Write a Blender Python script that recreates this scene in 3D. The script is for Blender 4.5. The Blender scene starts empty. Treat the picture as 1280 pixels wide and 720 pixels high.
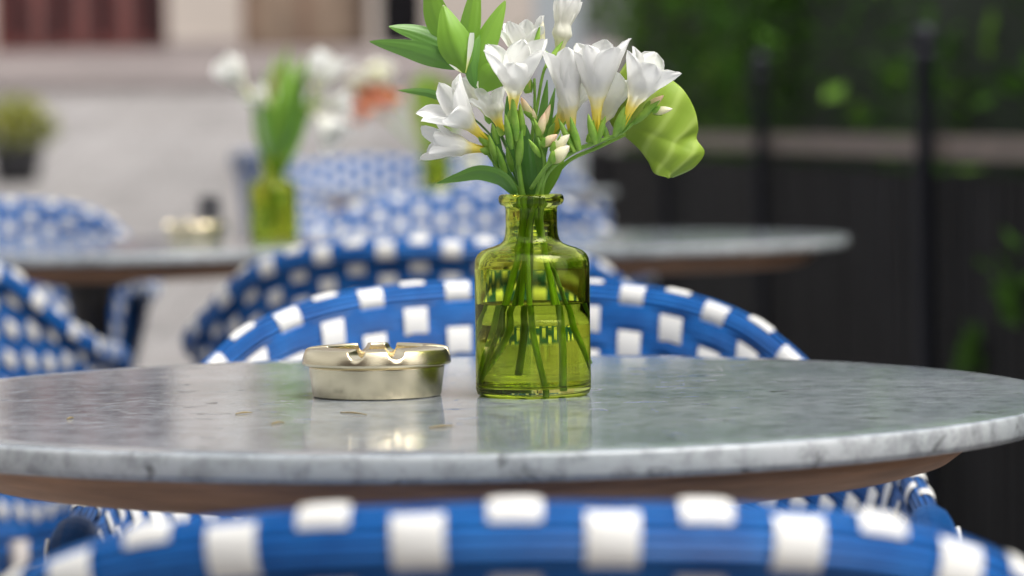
import bpy, math, random
from mathutils import Vector, Matrix, noise
random.seed(11)
PI = math.pi
scene = bpy.context.scene
col = scene.collection
sin, cos, rad = math.sin, math.cos, math.radians

# ------------------------------------------------------------------ camera
FPX, PITCH, ROLL, CZ = 4200.0, 0.0478, 0.0133, 0.905
R_ = Vector((1, 0, 0)); U_ = Vector((0, sin(PITCH), cos(PITCH))); F_ = Vector((0, cos(PITCH), -sin(PITCH)))
EX = R_*cos(ROLL) - U_*sin(ROLL); EU = R_*sin(ROLL) + U_*cos(ROLL)
CAM = Vector((0, 0, CZ))
cd = bpy.data.cameras.new('camera'); cam = bpy.data.objects.new('camera', cd); col.objects.link(cam)
m = Matrix.Identity(4)
for i, v in enumerate((EX, EU, -F_)):
    for j in range(3): m[j][i] = v[j]
m.translation = CAM
cam.matrix_world = m
cd.sensor_width = 36; cd.lens = FPX/1280*36; cd.clip_start = .05; cd.clip_end = 500
cd.dof.use_dof = True; cd.dof.focus_distance = 1.925; cd.dof.aperture_fstop = 6.7
cd.dof.aperture_blades = 0
scene.camera = cam

def ray(px, py):
    return (EX*(px-640) - EU*(py-360) + F_*FPX)
def at(px, py, d):                       # world point seen at a photo pixel, at world depth y = d
    r = ray(px, py); return CAM + r*(d/r.y)
def on(px, py, z=.75):                   # point of a horizontal plane
    r = ray(px, py); return CAM + r*((z-CZ)/r.z)

# ------------------------------------------------------------------ helpers
def tag(o, label=None, cat=None, group=None, kind=None):
    if label: o['label'] = label
    if cat: o['category'] = cat
    if group: o['group'] = group
    if kind: o['kind'] = kind
    return o
def empty(name, loc, rz=0, label=None, cat=None, group=None):
    o = bpy.data.objects.new(name, None); col.objects.link(o); o.location = loc; o.rotation_euler = (0, 0, rz)
    return tag(o, label, cat, group)
class MB:
    def __init__(s): s.v = []; s.f = []; s.m = []; s.uv = {}; s.uvs = []
    def add(s, vs, fs, mi=0, uvs=None):
        b = len(s.v); s.v += [Vector(p) for p in vs]
        s.uvs += (uvs if uvs else [(0, 0)]*len(vs))
        s.f += [tuple(b+i for i in f) for f in fs]; s.m += [mi]*len(fs)
    def box(s, a, b, mi=0):
        x0, y0, z0 = a; x1, y1, z1 = b
        s.add([(x0,y0,z0),(x1,y0,z0),(x1,y1,z0),(x0,y1,z0),(x0,y0,z1),(x1,y0,z1),(x1,y1,z1),(x0,y1,z1)],
              [(0,3,2,1),(4,5,6,7),(0,1,5,4),(1,2,6,5),(2,3,7,6),(3,0,4,7)], mi)
    def grid(s, fn, nu, nv, mi=0, closeu=False):
        vs, uvs = [], []
        for i in range(nu + (0 if closeu else 1)):
            for j in range(nv+1):
                vs.append(fn(i/nu, j/nv)); uvs.append((i/nu, j/nv))
        n = nu if closeu else nu+1
        fs = []
        for i in range(nu):
            k = (i+1) % n
            for j in range(nv):
                fs.append((i*(nv+1)+j, k*(nv+1)+j, k*(nv+1)+j+1, i*(nv+1)+j+1))
        s.add(vs, fs, mi, uvs)
    def lathe(s, prof, n=64, c=(0,0,0), mi=0, mod=None):
        c = Vector(c); m_ = len(prof); vs = []; uvs = []
        for i in range(n):
            a = 2*PI*i/n
            for j, (r, z) in enumerate(prof):
                if mod: r, z = mod(a, j, r, z)
                vs.append(c + Vector((r*cos(a), r*sin(a), z))); uvs.append((i/n, j/m_))
        fs = []
        for i in range(n):
            k = (i+1) % n
            for j in range(m_-1): fs.append((i*m_+j, k*m_+j, k*m_+j+1, i*m_+j+1))
        s.add(vs, fs, mi, uvs)
    def tube(s, pts, rads, n=10, mi=0, sub=4, cap=True):
        P = smooth(pts, sub)
        if isinstance(rads, (int, float)): rads = [rads]*len(pts)
        Q = [rads[min(int(k/len(P)*0)+0, 0)] for k in range(0)]
        rr = []
        for k in range(len(P)):
            t = k/(len(P)-1)*(len(rads)-1); i = min(int(t), len(rads)-2) if len(rads) > 1 else 0
            rr.append(rads[i]+(rads[min(i+1, len(rads)-1)]-rads[i])*(t-i))
        T = [(P[min(i+1, len(P)-1)]-P[max(i-1, 0)]).normalized() for i in range(len(P))]
        nrm = T[0].orthogonal().normalized(); vs = []; uvs = []
        for i, p in enumerate(P):
            nrm = (nrm - T[i]*nrm.dot(T[i])).normalized(); b = T[i].cross(nrm)
            for k in range(n):
                a = 2*PI*k/n
                vs.append(p + (nrm*cos(a)+b*sin(a))*rr[i]); uvs.append((i/(len(P)-1), k/n))
        fs = []
        for i in range(len(P)-1):
            for k in range(n):
                q = (k+1) % n
                fs.append((i*n+k, i*n+q, (i+1)*n+q, (i+1)*n+k))
        if cap:
            fs.append(tuple(range(n))[::-1]); fs.append(tuple((len(P)-1)*n+k for k in range(n)))
        s.add(vs, fs, mi, uvs)
    def ball(s, c, r, nu=14, nv=8, mi=0, sc=(1,1,1)):
        c = Vector(c)
        s.grid(lambda u, v: c + Vector((r*sc[0]*cos(2*PI*u)*sin(PI*v), r*sc[1]*sin(2*PI*u)*sin(PI*v), -r*sc[2]*cos(PI*v))), nu, nv, mi, True)
    def build(s, name, mats, parent=None, flat=False, bev=0):
        me = bpy.data.meshes.new(name); me.from_pydata(s.v, [], s.f)
        uv = me.uv_layers.new(name='UVMap')
        for l in me.loops: uv.data[l.index].uv = s.uvs[l.vertex_index]
        if not isinstance(mats, (list, tuple)): mats = [mats]
        for x in mats: me.materials.append(x)
        for p, mi in zip(me.polygons, s.m): p.material_index = mi; p.use_smooth = not flat
        o = bpy.data.objects.new(name, me); col.objects.link(o)
        if parent: o.parent = parent
        if bev:
            b = o.modifiers.new('b', 'BEVEL'); b.width = bev; b.segments = 2
        return o
def smooth(pts, sub=4):
    P = [Vector(p) for p in pts]
    if len(P) < 3 or sub < 2: return P
    out = []
    for i in range(len(P)-1):
        p0, p1, p2, p3 = P[max(i-1, 0)], P[i], P[i+1], P[min(i+2, len(P)-1)]
        for k in range(sub):
            t = k/sub
            out.append(.5*((2*p1)+(p2-p0)*t+(2*p0-5*p1+4*p2-p3)*t*t+(3*p1-p0-3*p2+p3)*t**3))
    out.append(P[-1]); return out
def lerp_table(tb, x):
    if x <= tb[0][0]: return tb[0][1]
    for (a, b), (c, d) in zip(tb, tb[1:]):
        if x <= c:
            t = (x-a)/(c-a); t = t*t*(3-2*t)*.35 + t*.65
            return b+(d-b)*t
    return tb[-1][1]
def copy_tree(o, parent=None):
    c = o.copy(); col.objects.link(c); c.parent = parent
    for ch in [x for x in bpy.data.objects if x.parent == o]: copy_tree(ch, c)
    return c

# ------------------------------------------------------------------ materials
def mat(name, c, rough=.6, metal=0, spec=.5, bump=0, bscale=60, var=0, vscale=8, transl=0, sub=0, coat=0, c2=None, stretch=None):
    M = bpy.data.materials.new(name); M.use_nodes = True; nt = M.node_tree; N = nt.nodes; L = nt.links
    b = N['Principled BSDF']; out = N['Material Output']
    b.inputs['Base Color'].default_value = (*c, 1); b.inputs['Roughness'].default_value = rough
    b.inputs['Metallic'].default_value = metal; b.inputs['Specular IOR Level'].default_value = spec
    b.inputs['Coat Weight'].default_value = coat
    tc = N.new('ShaderNodeTexCoord'); src = tc.outputs['Object']
    if stretch:
        mp = N.new('ShaderNodeMapping'); mp.inputs['Scale'].default_value = stretch; L.new(src, mp.inputs[0]); src = mp.outputs[0]
    colout = None
    if var or c2:
        n = N.new('ShaderNodeTexNoise'); n.inputs['Scale'].default_value = vscale; n.inputs['Detail'].default_value = 6
        L.new(src, n.inputs['Vector'])
        r = N.new('ShaderNodeValToRGB'); r.color_ramp.elements[0].position = .35; r.color_ramp.elements[1].position = .68
        a = [x*(1-var) for x in c]; d = c2 if c2 else [min(1, x*(1+var)) for x in c]
        r.color_ramp.elements[0].color = (*a, 1); r.color_ramp.elements[1].color = (*d, 1)
        L.new(n.outputs['Fac'], r.inputs[0]); L.new(r.outputs[0], b.inputs['Base Color']); colout = r.outputs[0]
    if bump:
        n2 = N.new('ShaderNodeTexNoise'); n2.inputs['Scale'].default_value = bscale; n2.inputs['Detail'].default_value = 5
        L.new(src, n2.inputs['Vector'])
        bp = N.new('ShaderNodeBump'); bp.inputs['Strength'].default_value = bump; bp.inputs['Distance'].default_value = .002
        L.new(n2.outputs['Fac'], bp.inputs['Height']); L.new(bp.outputs[0], b.inputs['Normal'])
    if transl:
        t = N.new('ShaderNodeBsdfTranslucent'); mx = N.new('ShaderNodeMixShader'); mx.inputs[0].default_value = transl
        t.inputs[0].default_value = (*c, 1)
        if colout: L.new(colout, t.inputs[0])
        L.new(b.outputs[0], mx.inputs[1]); L.new(t.outputs[0], mx.inputs[2]); L.new(mx.outputs[0], out.inputs[0])
    return M
def uvramp(M, stops, axis='X', transl=.35, noise_amt=.08, rough=.5, bump=0, stripes=0):
    """petal / leaf colouring along its length: pigment, from UV"""
    nt = M.node_tree; N = nt.nodes; L = nt.links; b = N['Principled BSDF']
    uv = N.new('ShaderNodeUVMap'); sp = N.new('ShaderNodeSeparateXYZ'); L.new(uv.outputs[0], sp.inputs[0])
    n = N.new('ShaderNodeTexNoise'); n.inputs['Scale'].default_value = 130; tc = N.new('ShaderNodeTexCoord'); L.new(tc.outputs['Object'], n.inputs['Vector'])
    ma = N.new('ShaderNodeMath'); ma.operation = 'MULTIPLY_ADD'; ma.inputs[1].default_value = noise_amt*2; L.new(n.outputs['Fac'], ma.inputs[0]); L.new(sp.outputs[axis], ma.inputs[2])
    mb = N.new('ShaderNodeMath'); mb.operation = 'SUBTRACT'; mb.inputs[1].default_value = noise_amt; L.new(ma.outputs[0], mb.inputs[0])
    r = N.new('ShaderNodeValToRGB')
    while len(r.color_ramp.elements) < len(stops): r.color_ramp.elements.new(.5)
    for e, (p, c) in zip(r.color_ramp.elements, stops): e.position = p; e.color = (*c, 1)
    L.new(mb.outputs[0], r.inputs[0]); L.new(r.outputs[0], b.inputs['Base Color'])
    b.inputs['Roughness'].default_value = rough
    if stripes:
        w = N.new('ShaderNodeMath'); w.operation = 'MULTIPLY'; w.inputs[1].default_value = stripes; L.new(sp.outputs['Y'], w.inputs[0])
        s = N.new('ShaderNodeMath'); s.operation = 'SINE'; L.new(w.outputs[0], s.inputs[0])
        bp = N.new('ShaderNodeBump'); bp.inputs['Strength'].default_value = .12; bp.inputs['Distance'].default_value = .0006
        L.new(s.outputs[0], bp.inputs['Height']); L.new(bp.outputs[0], b.inputs['Normal'])
    t = N.new('ShaderNodeBsdfTranslucent'); mx = N.new('ShaderNodeMixShader'); mx.inputs[0].default_value = transl
    L.new(r.outputs[0], t.inputs[0]); L.new(b.outputs[0], mx.inputs[1]); L.new(t.outputs[0], mx.inputs[2])
    L.new(mx.outputs[0], N['Material Output'].inputs[0])
    return M

def marble():
    M = mat('marble', (.33,.335,.345), rough=.13, spec=.5)
    nt = M.node_tree; N = nt.nodes; L = nt.links; b = N['Principled BSDF']
    tc = N.new('ShaderNodeTexCoord')
    n1 = N.new('ShaderNodeTexNoise'); n1.inputs['Scale'].default_value = 7; n1.inputs['Detail'].default_value = 8; n1.inputs['Distortion'].default_value = 1.2
    n2 = N.new('ShaderNodeTexNoise'); n2.inputs['Scale'].default_value = 90; n2.inputs['Detail'].default_value = 6; n2.inputs['Roughness'].default_value = .65
    for n in (n1, n2): L.new(tc.outputs['Object'], n.inputs['Vector'])
    r = N.new('ShaderNodeValToRGB'); e = r.color_ramp.elements
    e[0].position = .3; e[0].color = (.26,.285,.295,1); e[1].position = .7; e[1].color = (.415,.425,.43,1)
    L.new(n1.outputs['Fac'], r.inputs[0])
    r2 = N.new('ShaderNodeValToRGB'); e = r2.color_ramp.elements
    e[0].position = .32; e[0].color = (.45,.45,.46,1); e[1].position = .56; e[1].color = (1,1,1,1)
    L.new(n2.outputs['Fac'], r2.inputs[0])
    # dark pits near the rim edges
    n3 = N.new('ShaderNodeTexNoise'); n3.inputs['Scale'].default_value = 48; n3.inputs['Detail'].default_value = 7; n3.inputs['Distortion'].default_value = .8
    L.new(tc.outputs['Object'], n3.inputs['Vector'])
    r3 = N.new('ShaderNodeValToRGB'); e = r3.color_ramp.elements
    e[0].position = .29; e[0].color = (.15,.15,.15,1); e[1].position = .38; e[1].color = (1,1,1,1)
    L.new(n3.outputs['Fac'], r3.inputs[0])
    m1 = N.new('ShaderNodeMix'); m1.data_type = 'RGBA'; m1.blend_type = 'MULTIPLY'; m1.inputs[0].default_value = .75
    L.new(r.outputs[0], m1.inputs[6]); L.new(r2.outputs[0], m1.inputs[7])
    m2 = N.new('ShaderNodeMix'); m2.data_type = 'RGBA'; m2.blend_type = 'MULTIPLY'; m2.inputs[0].default_value = .8
    L.new(m1.outputs[2], m2.inputs[6]); L.new(r3.outputs[0], m2.inputs[7]); 
    # sky light put into the colour: slab side paler, top darker and bluer
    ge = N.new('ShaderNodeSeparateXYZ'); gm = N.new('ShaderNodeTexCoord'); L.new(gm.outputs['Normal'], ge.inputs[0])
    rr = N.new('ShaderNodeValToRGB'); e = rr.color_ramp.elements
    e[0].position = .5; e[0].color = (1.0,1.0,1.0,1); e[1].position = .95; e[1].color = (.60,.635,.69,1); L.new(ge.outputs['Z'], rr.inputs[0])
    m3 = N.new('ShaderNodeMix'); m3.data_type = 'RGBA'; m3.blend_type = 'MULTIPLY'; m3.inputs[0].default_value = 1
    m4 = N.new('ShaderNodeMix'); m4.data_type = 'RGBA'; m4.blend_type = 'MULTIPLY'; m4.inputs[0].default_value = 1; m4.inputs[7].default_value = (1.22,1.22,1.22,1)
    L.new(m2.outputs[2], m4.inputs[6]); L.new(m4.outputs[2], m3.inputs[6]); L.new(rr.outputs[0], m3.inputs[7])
    L.new(m3.outputs[2], b.inputs['Base Color'])
    n5 = N.new('ShaderNodeTexNoise'); n5.inputs['Scale'].default_value = 150; n5.inputs['Detail'].default_value = 4; n5.inputs['Distortion'].default_value = 2.5; L.new(tc.outputs['Object'], n5.inputs['Vector'])
    n6 = N.new('ShaderNodeTexNoise'); n6.inputs['Scale'].default_value = 5; L.new(tc.outputs['Object'], n6.inputs['Vector'])
    r5 = N.new('ShaderNodeValToRGB'); e = r5.color_ramp.elements; e[0].position = .62; e[0].color = (1,1,1,1); e[1].position = .70; e[1].color = (.35,.36,.37,1); L.new(n5.outputs['Fac'], r5.inputs[0])
    r6 = N.new('ShaderNodeValToRGB'); e = r6.color_ramp.elements; e[0].position = .42; e[1].position = .62; L.new(n6.outputs['Fac'], r6.inputs[0])
    m5 = N.new('ShaderNodeMix'); m5.data_type = 'RGBA'; m5.blend_type = 'MULTIPLY'; L.new(r6.outputs[0], m5.inputs[0]); L.new(m3.outputs[2], m5.inputs[6]); L.new(r5.outputs[0], m5.inputs[7]); L.new(m5.outputs[2], b.inputs['Base Color'])
    rg = N.new('ShaderNodeMapRange'); rg.inputs[3].default_value = .01; rg.inputs[4].default_value = .17; L.new(n2.outputs['Fac'], rg.inputs[0]); L.new(rg.outputs[0], b.inputs['Roughness'])
    bp = N.new('ShaderNodeBump'); bp.inputs['Strength'].default_value = .14; bp.inputs['Distance'].default_value = .0005
    L.new(n2.outputs['Fac'], bp.inputs['Height'])
    bp2 = N.new('ShaderNodeBump'); bp2.inputs['Strength'].default_value = .25; bp2.inputs['Distance'].default_value = .001
    L.new(r3.outputs[0], bp2.inputs['Height']); L.new(bp.outputs[0], bp2.inputs['Normal']); L.new(bp2.outputs[0], b.inputs['Normal'])
    return M
def glass(name, c, ior=1.45):
    M = bpy.data.materials.new(name); M.use_nodes = True; N = M.node_tree.nodes; L = M.node_tree.links
    N.remove(N['Principled BSDF']); g = N.new('ShaderNodeBsdfGlass'); g.inputs['Color'].default_value = (*c, 1); g.inputs['IOR'].default_value = ior
    g.inputs['Roughness'].default_value = 0
    L.new(g.outputs[0], N['Material Output'].inputs[0]); return M
def strand(name, c, c2, freq=60):
    """flat plastic cane: fine parallel grooves along the strand"""
    M = mat(name, c, rough=.42, spec=.3, c2=c2, vscale=40)
    nt = M.node_tree; N = nt.nodes; L = nt.links; b = N['Principled BSDF']
    uv = N.new('ShaderNodeUVMap'); sp = N.new('ShaderNodeSeparateXYZ'); L.new(uv.outputs[0], sp.inputs[0])
    w = N.new('ShaderNodeMath'); w.operation = 'MULTIPLY'; w.inputs[1].default_value = 2*PI*freq; L.new(sp.outputs['Y'], w.inputs[0])
    s = N.new('ShaderNodeMath'); s.operation = 'SINE'; L.new(w.outputs[0], s.inputs[0])
    rg = N.new('ShaderNodeValToRGB'); e = rg.color_ramp.elements; e[0].position = 0; e[0].color = (.30,.30,.34,1); e[1].position = .22; e[1].color = (1,1,1,1)
    ad = N.new('ShaderNodeMath'); ad.operation = 'MULTIPLY_ADD'; ad.inputs[1].default_value = .5; ad.inputs[2].default_value = .5; L.new(s.outputs[0], ad.inputs[0]); L.new(ad.outputs[0], rg.inputs[0])
    mg = N.new('ShaderNodeMix'); mg.data_type = 'RGBA'; mg.blend_type = 'MULTIPLY'; mg.inputs[0].default_value = 1
    L.new(b.inputs['Base Color'].links[0].from_socket, mg.inputs[6]); L.new(rg.outputs[0], mg.inputs[7]); L.new(mg.outputs[2], b.inputs['Base Color'])
    bp = N.new('ShaderNodeBump'); bp.inputs['Strength'].default_value = .9; bp.inputs['Distance'].default_value = .0022
    L.new(s.outputs[0], bp.inputs['Height']); L.new(bp.outputs[0], b.inputs['Normal'])
    return M

M_marble = marble()
M_wood = mat('plywood', (.34,.18,.095), rough=.5, var=.25, vscale=14, bump=.3, bscale=40, stretch=(1,1,12))
M_iron = mat('cast_iron', (.02,.02,.022), rough=.45, bump=.2)
M_blue = strand('blue_cane', (.004,.105,.40), (.012,.17,.56))
M_bluer = strand('blue_cane_rim', (.004,.105,.40), (.012,.17,.56), 15)
M_white = mat('white_cane', (.66,.655,.63), rough=.45, var=.06, vscale=14, bump=.15, bscale=300)
M_cane = mat('beige_tube', (.36,.33,.31), rough=.5, var=.1)
M_navy = mat('navy_tube', (.008,.012,.04), rough=.4)
M_brass = mat('brass', (.78,.68,.47), rough=.26, metal=1, bump=.06, bscale=500, stretch=(1,1,8))
M_glass = glass('green_glass', (.86,.90,.48), 1.46)
M_water = glass('water', (.985,.99,.93), 1.33)
M_stem = mat('stem', (.20,.38,.05), rough=.45, var=.25, vscale=60, transl=.12)
M_stem2 = mat('stem_dark', (.09,.20,.04), rough=.45, var=.25, vscale=60, transl=.1)
M_calyx = mat('calyx', (.20,.42,.05), rough=.45, c2=(.40,.62,.10), vscale=120, transl=.3)
M_petal = uvramp(mat('petal', (1,1,1)), [(0,(.62,.56,.06)),(.14,(.92,.74,.06)),(.28,(.92,.80,.20)),(.43,(.88,.87,.76)),(.6,(.89,.885,.86)),(1,(.90,.895,.87))], transl=.42, stripes=28)
M_petalw = uvramp(mat('petal_white', (1,1,1)), [(0,(.55,.62,.12)),(.2,(.75,.76,.35)),(.42,(.88,.87,.75)),(1,(.90,.895,.87))], transl=.42, stripes=28)
M_bud = uvramp(mat('bud', (1,1,1)), [(0,(.36,.50,.10)),(.3,(.80,.76,.40)),(.7,(.92,.74,.50)),(1,(.92,.62,.46))], transl=.3)
M_budc = uvramp(mat('bud_cream', (1,1,1)), [(0,(.30,.42,.09)),(.3,(.86,.84,.50)),(1,(.92,.87,.70))], transl=.3)
M_leaf = uvramp(mat('leaf', (1,1,1)), [(0,(.19,.38,.045)),(.9,(.25,.46,.055)),(.97,(.25,.44,.06)),(1,(.6,.55,.4))], transl=.35, rough=.38, noise_amt=.01, stripes=24)
M_leafd = uvramp(mat('leaf_dark', (1,1,1)), [(0,(.06,.17,.03)),(1,(.09,.23,.04))], transl=.2, rough=.35, stripes=24)
M_leafm = uvramp(mat('leaf_mid', (1,1,1)), [(0,(.10,.25,.05)),(1,(.16,.33,.06))], transl=.3, rough=.35, stripes=24)
M_spathe = mat('spathe', (.40,.52,.06), rough=.48, spec=.3, transl=.30)
def spathe_nodes(M):
    nt = M.node_tree; N = nt.nodes; L = nt.links; b = N['Principled BSDF']
    uv = N.new('ShaderNodeUVMap'); w = N.new('ShaderNodeTexWave'); w.wave_type = 'BANDS'; w.bands_direction = 'X'
    mp = N.new('ShaderNodeMapping'); mp.inputs['Rotation'].default_value = (0,0,-.42); mp.inputs['Location'].default_value = (.2,.1,0)
    L.new(uv.outputs[0], mp.inputs[0]); L.new(mp.outputs[0], w.inputs['Vector'])
    w.inputs['Scale'].default_value = 1.7; w.inputs['Distortion'].default_value = 1.3; w.inputs['Detail'].default_value = 1.5; w.inputs['Detail Scale'].default_value = 1.2
    r = N.new('ShaderNodeValToRGB'); e = r.color_ramp.elements
    e[0].position = .1; e[0].color = (.27,.40,.045,1); e[1].position = 1; e[1].color = (.40,.53,.11,1); m_ = e.new(.75); m_.color = (.31,.44,.06,1)
    L.new(w.outputs['Fac'], r.inputs[0]); L.new(r.outputs[0], b.inputs['Base Color'])
    for n in N:
        if n.type == 'BSDF_TRANSLUCENT': L.new(r.outputs[0], n.inputs[0])
    bp = N.new('ShaderNodeBump'); bp.inputs['Strength'].default_value = .6; bp.inputs['Distance'].default_value = .0016
    L.new(w.outputs['Fac'], bp.inputs['Height']); L.new(bp.outputs[0], b.inputs['Normal'])
spathe_nodes(M_spathe)
M_twig = mat('twig', (.22,.16,.06), rough=.7)
M_pave = mat('pavement_brown', (.17,.145,.14), rough=.85, var=.2, vscale=1.5)
M_ground = mat('ground_stone', (.245,.232,.228), rough=.85, var=.16, vscale=1.6, bump=.3, bscale=30)
M_fence = mat('fence_dark', (.009,.009,.010), rough=.8, spec=.15, var=.3, vscale=6, bump=.2)
M_post = mat('post_iron', (.007,.008,.014), rough=.5, spec=.3)
M_rail = mat('rail_wood', (.15,.115,.095), rough=.6, var=.25, vscale=5, stretch=(8,1,8))
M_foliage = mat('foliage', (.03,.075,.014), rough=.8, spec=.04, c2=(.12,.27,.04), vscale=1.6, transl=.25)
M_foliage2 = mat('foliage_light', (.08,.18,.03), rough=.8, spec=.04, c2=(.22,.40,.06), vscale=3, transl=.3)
M_core = mat('hedge_core', (.012,.022,.009), rough=.9)  # near-black green stands in for the deep shade inside the hedge
M_trunk = mat('bark', (.05,.038,.03), rough=.9, var=.3)
M_wall = mat('facade_stone', (.44,.385,.34), rough=.85, var=.10, vscale=.8, bump=.3)
M_brown = mat('shopfront', (.15,.09,.06), rough=.6, var=.3, vscale=1.4)
M_dark = mat('dark_glass', (.012,.012,.016), rough=.12)
M_red = mat('door_red', (.10,.022,.018), rough=.45, var=.2, vscale=3)
M_pillar = mat('pillar_grey', (.40,.43,.45), rough=.6, var=.05)
M_pot = mat('pot_dark', (.03,.03,.035), rough=.6)
M_yel = mat('shrub_yellow', (.16,.19,.02), rough=.6, c2=(.33,.32,.04), vscale=5, transl=.3)
M_orange = mat('orange_petal', (.88,.30,.08), rough=.5, transl=.4, c2=(.90,.50,.28), vscale=30)
M_plinth = mat('plinth', (.25,.21,.20), rough=.8, var=.15, vscale=1)

# ------------------------------------------------------------------ ground
def gz(y):
    return .00233*(y-5)**2 if y > 5 else 0.0
def gzc(y): return gz(min(y, 31.0)) + (max(0, y-31)*.01)
g = MB()
ys = [-30,-8,-2,0,2,4,5]+[5+i*.75 for i in range(1, 35)]+[33,40,60,120,260]
xs = [-150,-60,-25,-12,-6,-3,0,3,6,12,25,60,150]
vs = [(x,y,gzc(y)) for y in ys for x in xs]; nx = len(xs)
g.add(vs, [(j*nx+i, j*nx+i+1, (j+1)*nx+i+1, (j+1)*nx+i) for j in range(len(ys)-1) for i in range(nx-1)])
tag(g.build('ground', M_ground), kind='structure', label='pale grey stone pavement of the street terrace')

nt = M_ground.node_tree; N = nt.nodes; L = nt.links; b_ = N['Principled BSDF']
tc = N.new('ShaderNodeTexCoord'); br = N.new('ShaderNodeTexBrick'); br.inputs['Scale'].default_value = 1.0; br.inputs['Brick Width'].default_value = .9; br.inputs['Row Height'].default_value = .45
br.inputs['Mortar Size'].default_value = .012; br.inputs['Color1'].default_value = (1,1,1,1); br.inputs['Color2'].default_value = (.82,.81,.80,1); br.inputs['Mortar'].default_value = (.35,.34,.33,1)
L.new(tc.outputs['Object'], br.inputs['Vector']); mm = N.new('ShaderNodeMix'); mm.data_type = 'RGBA'; mm.blend_type = 'MULTIPLY'; mm.inputs[0].default_value = 1
L.new(b_.inputs['Base Color'].links[0].from_socket, mm.inputs[6]); L.new(br.outputs['Color'], mm.inputs[7]); L.new(mm.outputs[2], b_.inputs['Base Color'])
g = MB(); yy = [28+.5*i for i in range(7)]
v_ = []
for y in yy: v_ += [(-40,y,gz(y)+.09),(9,y,gz(y)+.09)]
v_ += [(-40,28,gz(28)-.05),(9,28,gz(28)-.05)]
g.add(v_, [(2*i,2*i+1,2*i+3,2*i+2) for i in range(6)]+[(14,15,1,0)])
tag(g.build('pavement', M_pave, flat=True), kind='structure', label='darker brown pavement with a kerb in front of the stone building')
# ------------------------------------------------------------------ cafe table
def make_table(loc, label, s=1.0):
    t = empty('cafe_table', loc, 0, label, 'table', 'round marble cafe tables')
    b = MB(); R = .35; T = .0145
    prof = [(0,.75)]+[(R*k/12,.75) for k in range(1,12)]+[(R-.003,.75),(R-.0015,.7498),(R-.0004,.7492),(R,.7482),(R,.7455),(R,.7395),(R-.0008,.7375),(R-.003,.7357),(R-.006,.7355),(R-.06,.7355),(0,.7355)]
    b.lathe(prof, 160); b.build('marble_top', M_marble, t)
    b = MB(); prof = [(0,.7352),(.298,.7352),(.304,.7345),(.305,.732),(.300,.724),(.288,.7150),(.276,.7115),(.268,.711),(0,.711)]
    b.lathe(prof, 128); b.build('wooden_underframe', M_wood, t)
    b = MB(); b.lathe([(.0,.7095),(.085,.7095),(.085,.703),(.035,.690),(.028,.66),(.026,.40),(.034,.36),(.026,.32),(.026,.12),(.05,.08),(.06,.05),(0,.05)], 32); b.build('column', M_iron, t)
    for k in range(4):
        b = MB(); a = PI/4+k*PI/2; c_, s_ = cos(a), sin(a)
        b.tube([(.02*c_,.02*s_,.10),(.12*c_,.12*s_,.085),(.21*c_,.21*s_,.035),(.26*c_,.26*s_,.014)], [.022,.02,.015,.014], 8); b.build('foot', M_iron, t)
    return t
TC = Vector((-.0365, 1.94, 0))
make_table(TC, 'round grey marble table in the foreground, holding the sharp vase and ashtray')
T2L = at(111, 303, 4.62); T2L.z = 0
T2R = at(745, 297, 4.66); T2R.z = 0
t2 = make_table((T2L.x, 4.62, .0), 'blurred marble table at the left, with the second vase and ashtray on it')
make_table((T2R.x, 4.66, .0), 'blurred empty marble table whose right end stands before the dark fence')
X3 = at(576, 235, 7.5).x
make_table((X3, 7.5, gz(7.5)), 'faint far marble table behind the bouquet, with the third vase')
X4 = at(455, 200, 10.2).x
make_table((X4, 10.2, gz(10.2)), 'farthest blurred marble table, near the side chair beyond the second vase')

# ------------------------------------------------------------------ chair
def plan_pts():
    P = []
    for k in range(20): P.append((-.282-.008*k/20, .19-.19*k/20, -90))
    for k in range(121):
        th = -90+180*k/120; P.append((.29*sin(rad(th)), -.27*cos(rad(th)), th))
    for k in range(1, 21): P.append((.29-.008*k/20, .19*k/20, 90))
    return P
ZT = [(0,.786),(15,.7835),(27,.7775),(37,.7655),(44.5,.750),(50.5,.730),(60,.704),(72,.683),(90,.664)]
PL = plan_pts(); ACC = [0]
for a_, b_ in zip(PL, PL[1:]): ACC.append(ACC[-1]+math.hypot(b_[0]-a_[0], b_[1]-a_[1]))
LEN = ACC[-1]
RT = .0135
def hoop(s):                              # s arc length from middle (0) in [-LEN/2, LEN/2]
    s += LEN/2; s = max(0, min(LEN, s))
    lo, hi = 0, len(ACC)-1
    while hi-lo > 1:
        m_ = (lo+hi)//2
        if ACC[m_] <= s: lo = m_
        else: hi = m_
    t = (s-ACC[lo])/(ACC[hi]-ACC[lo]); a_, b_ = PL[lo], PL[hi]
    x = a_[0]+(b_[0]-a_[0])*t; y = a_[1]+(b_[1]-a_[1])*t; th = a_[2]+(b_[2]-a_[2])*t
    z = lerp_table(ZT, abs(th))
    if abs(th) >= 89.9: z = .664-.012*max(0, y)/.19
    return Vector((x, y, z-RT))
def hoopz(s):   # smoothed
    return sum((hoop(s+d) for d in (-.02,-.01,0,.01,.02)), Vector())/5 if abs(s) < LEN/2-.02 else hoop(s)
def hframe(s):
    c = hoopz(s); t = (hoopz(s+.004)-hoopz(s-.004)).normalized()
    up = Vector((0,0,1)); n_in = up.cross(t).normalized()
    # t goes left->right behind, inward = towards +y at back
    if n_in.dot(Vector((0,.02,0))-Vector((c.x,c.y,0))) < 0: n_in = -n_in
    u2 = n_in.cross(t).normalized()
    if u2.z < 0: u2 = -u2
    return c, n_in, u2
def tubept(s, a, off=0):                  # a=0 top, + towards the inside
    c, n, u = hframe(s); return c + n*(sin(a)*(RT*.68+off)) + u*(cos(a)*(RT+off))
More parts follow.
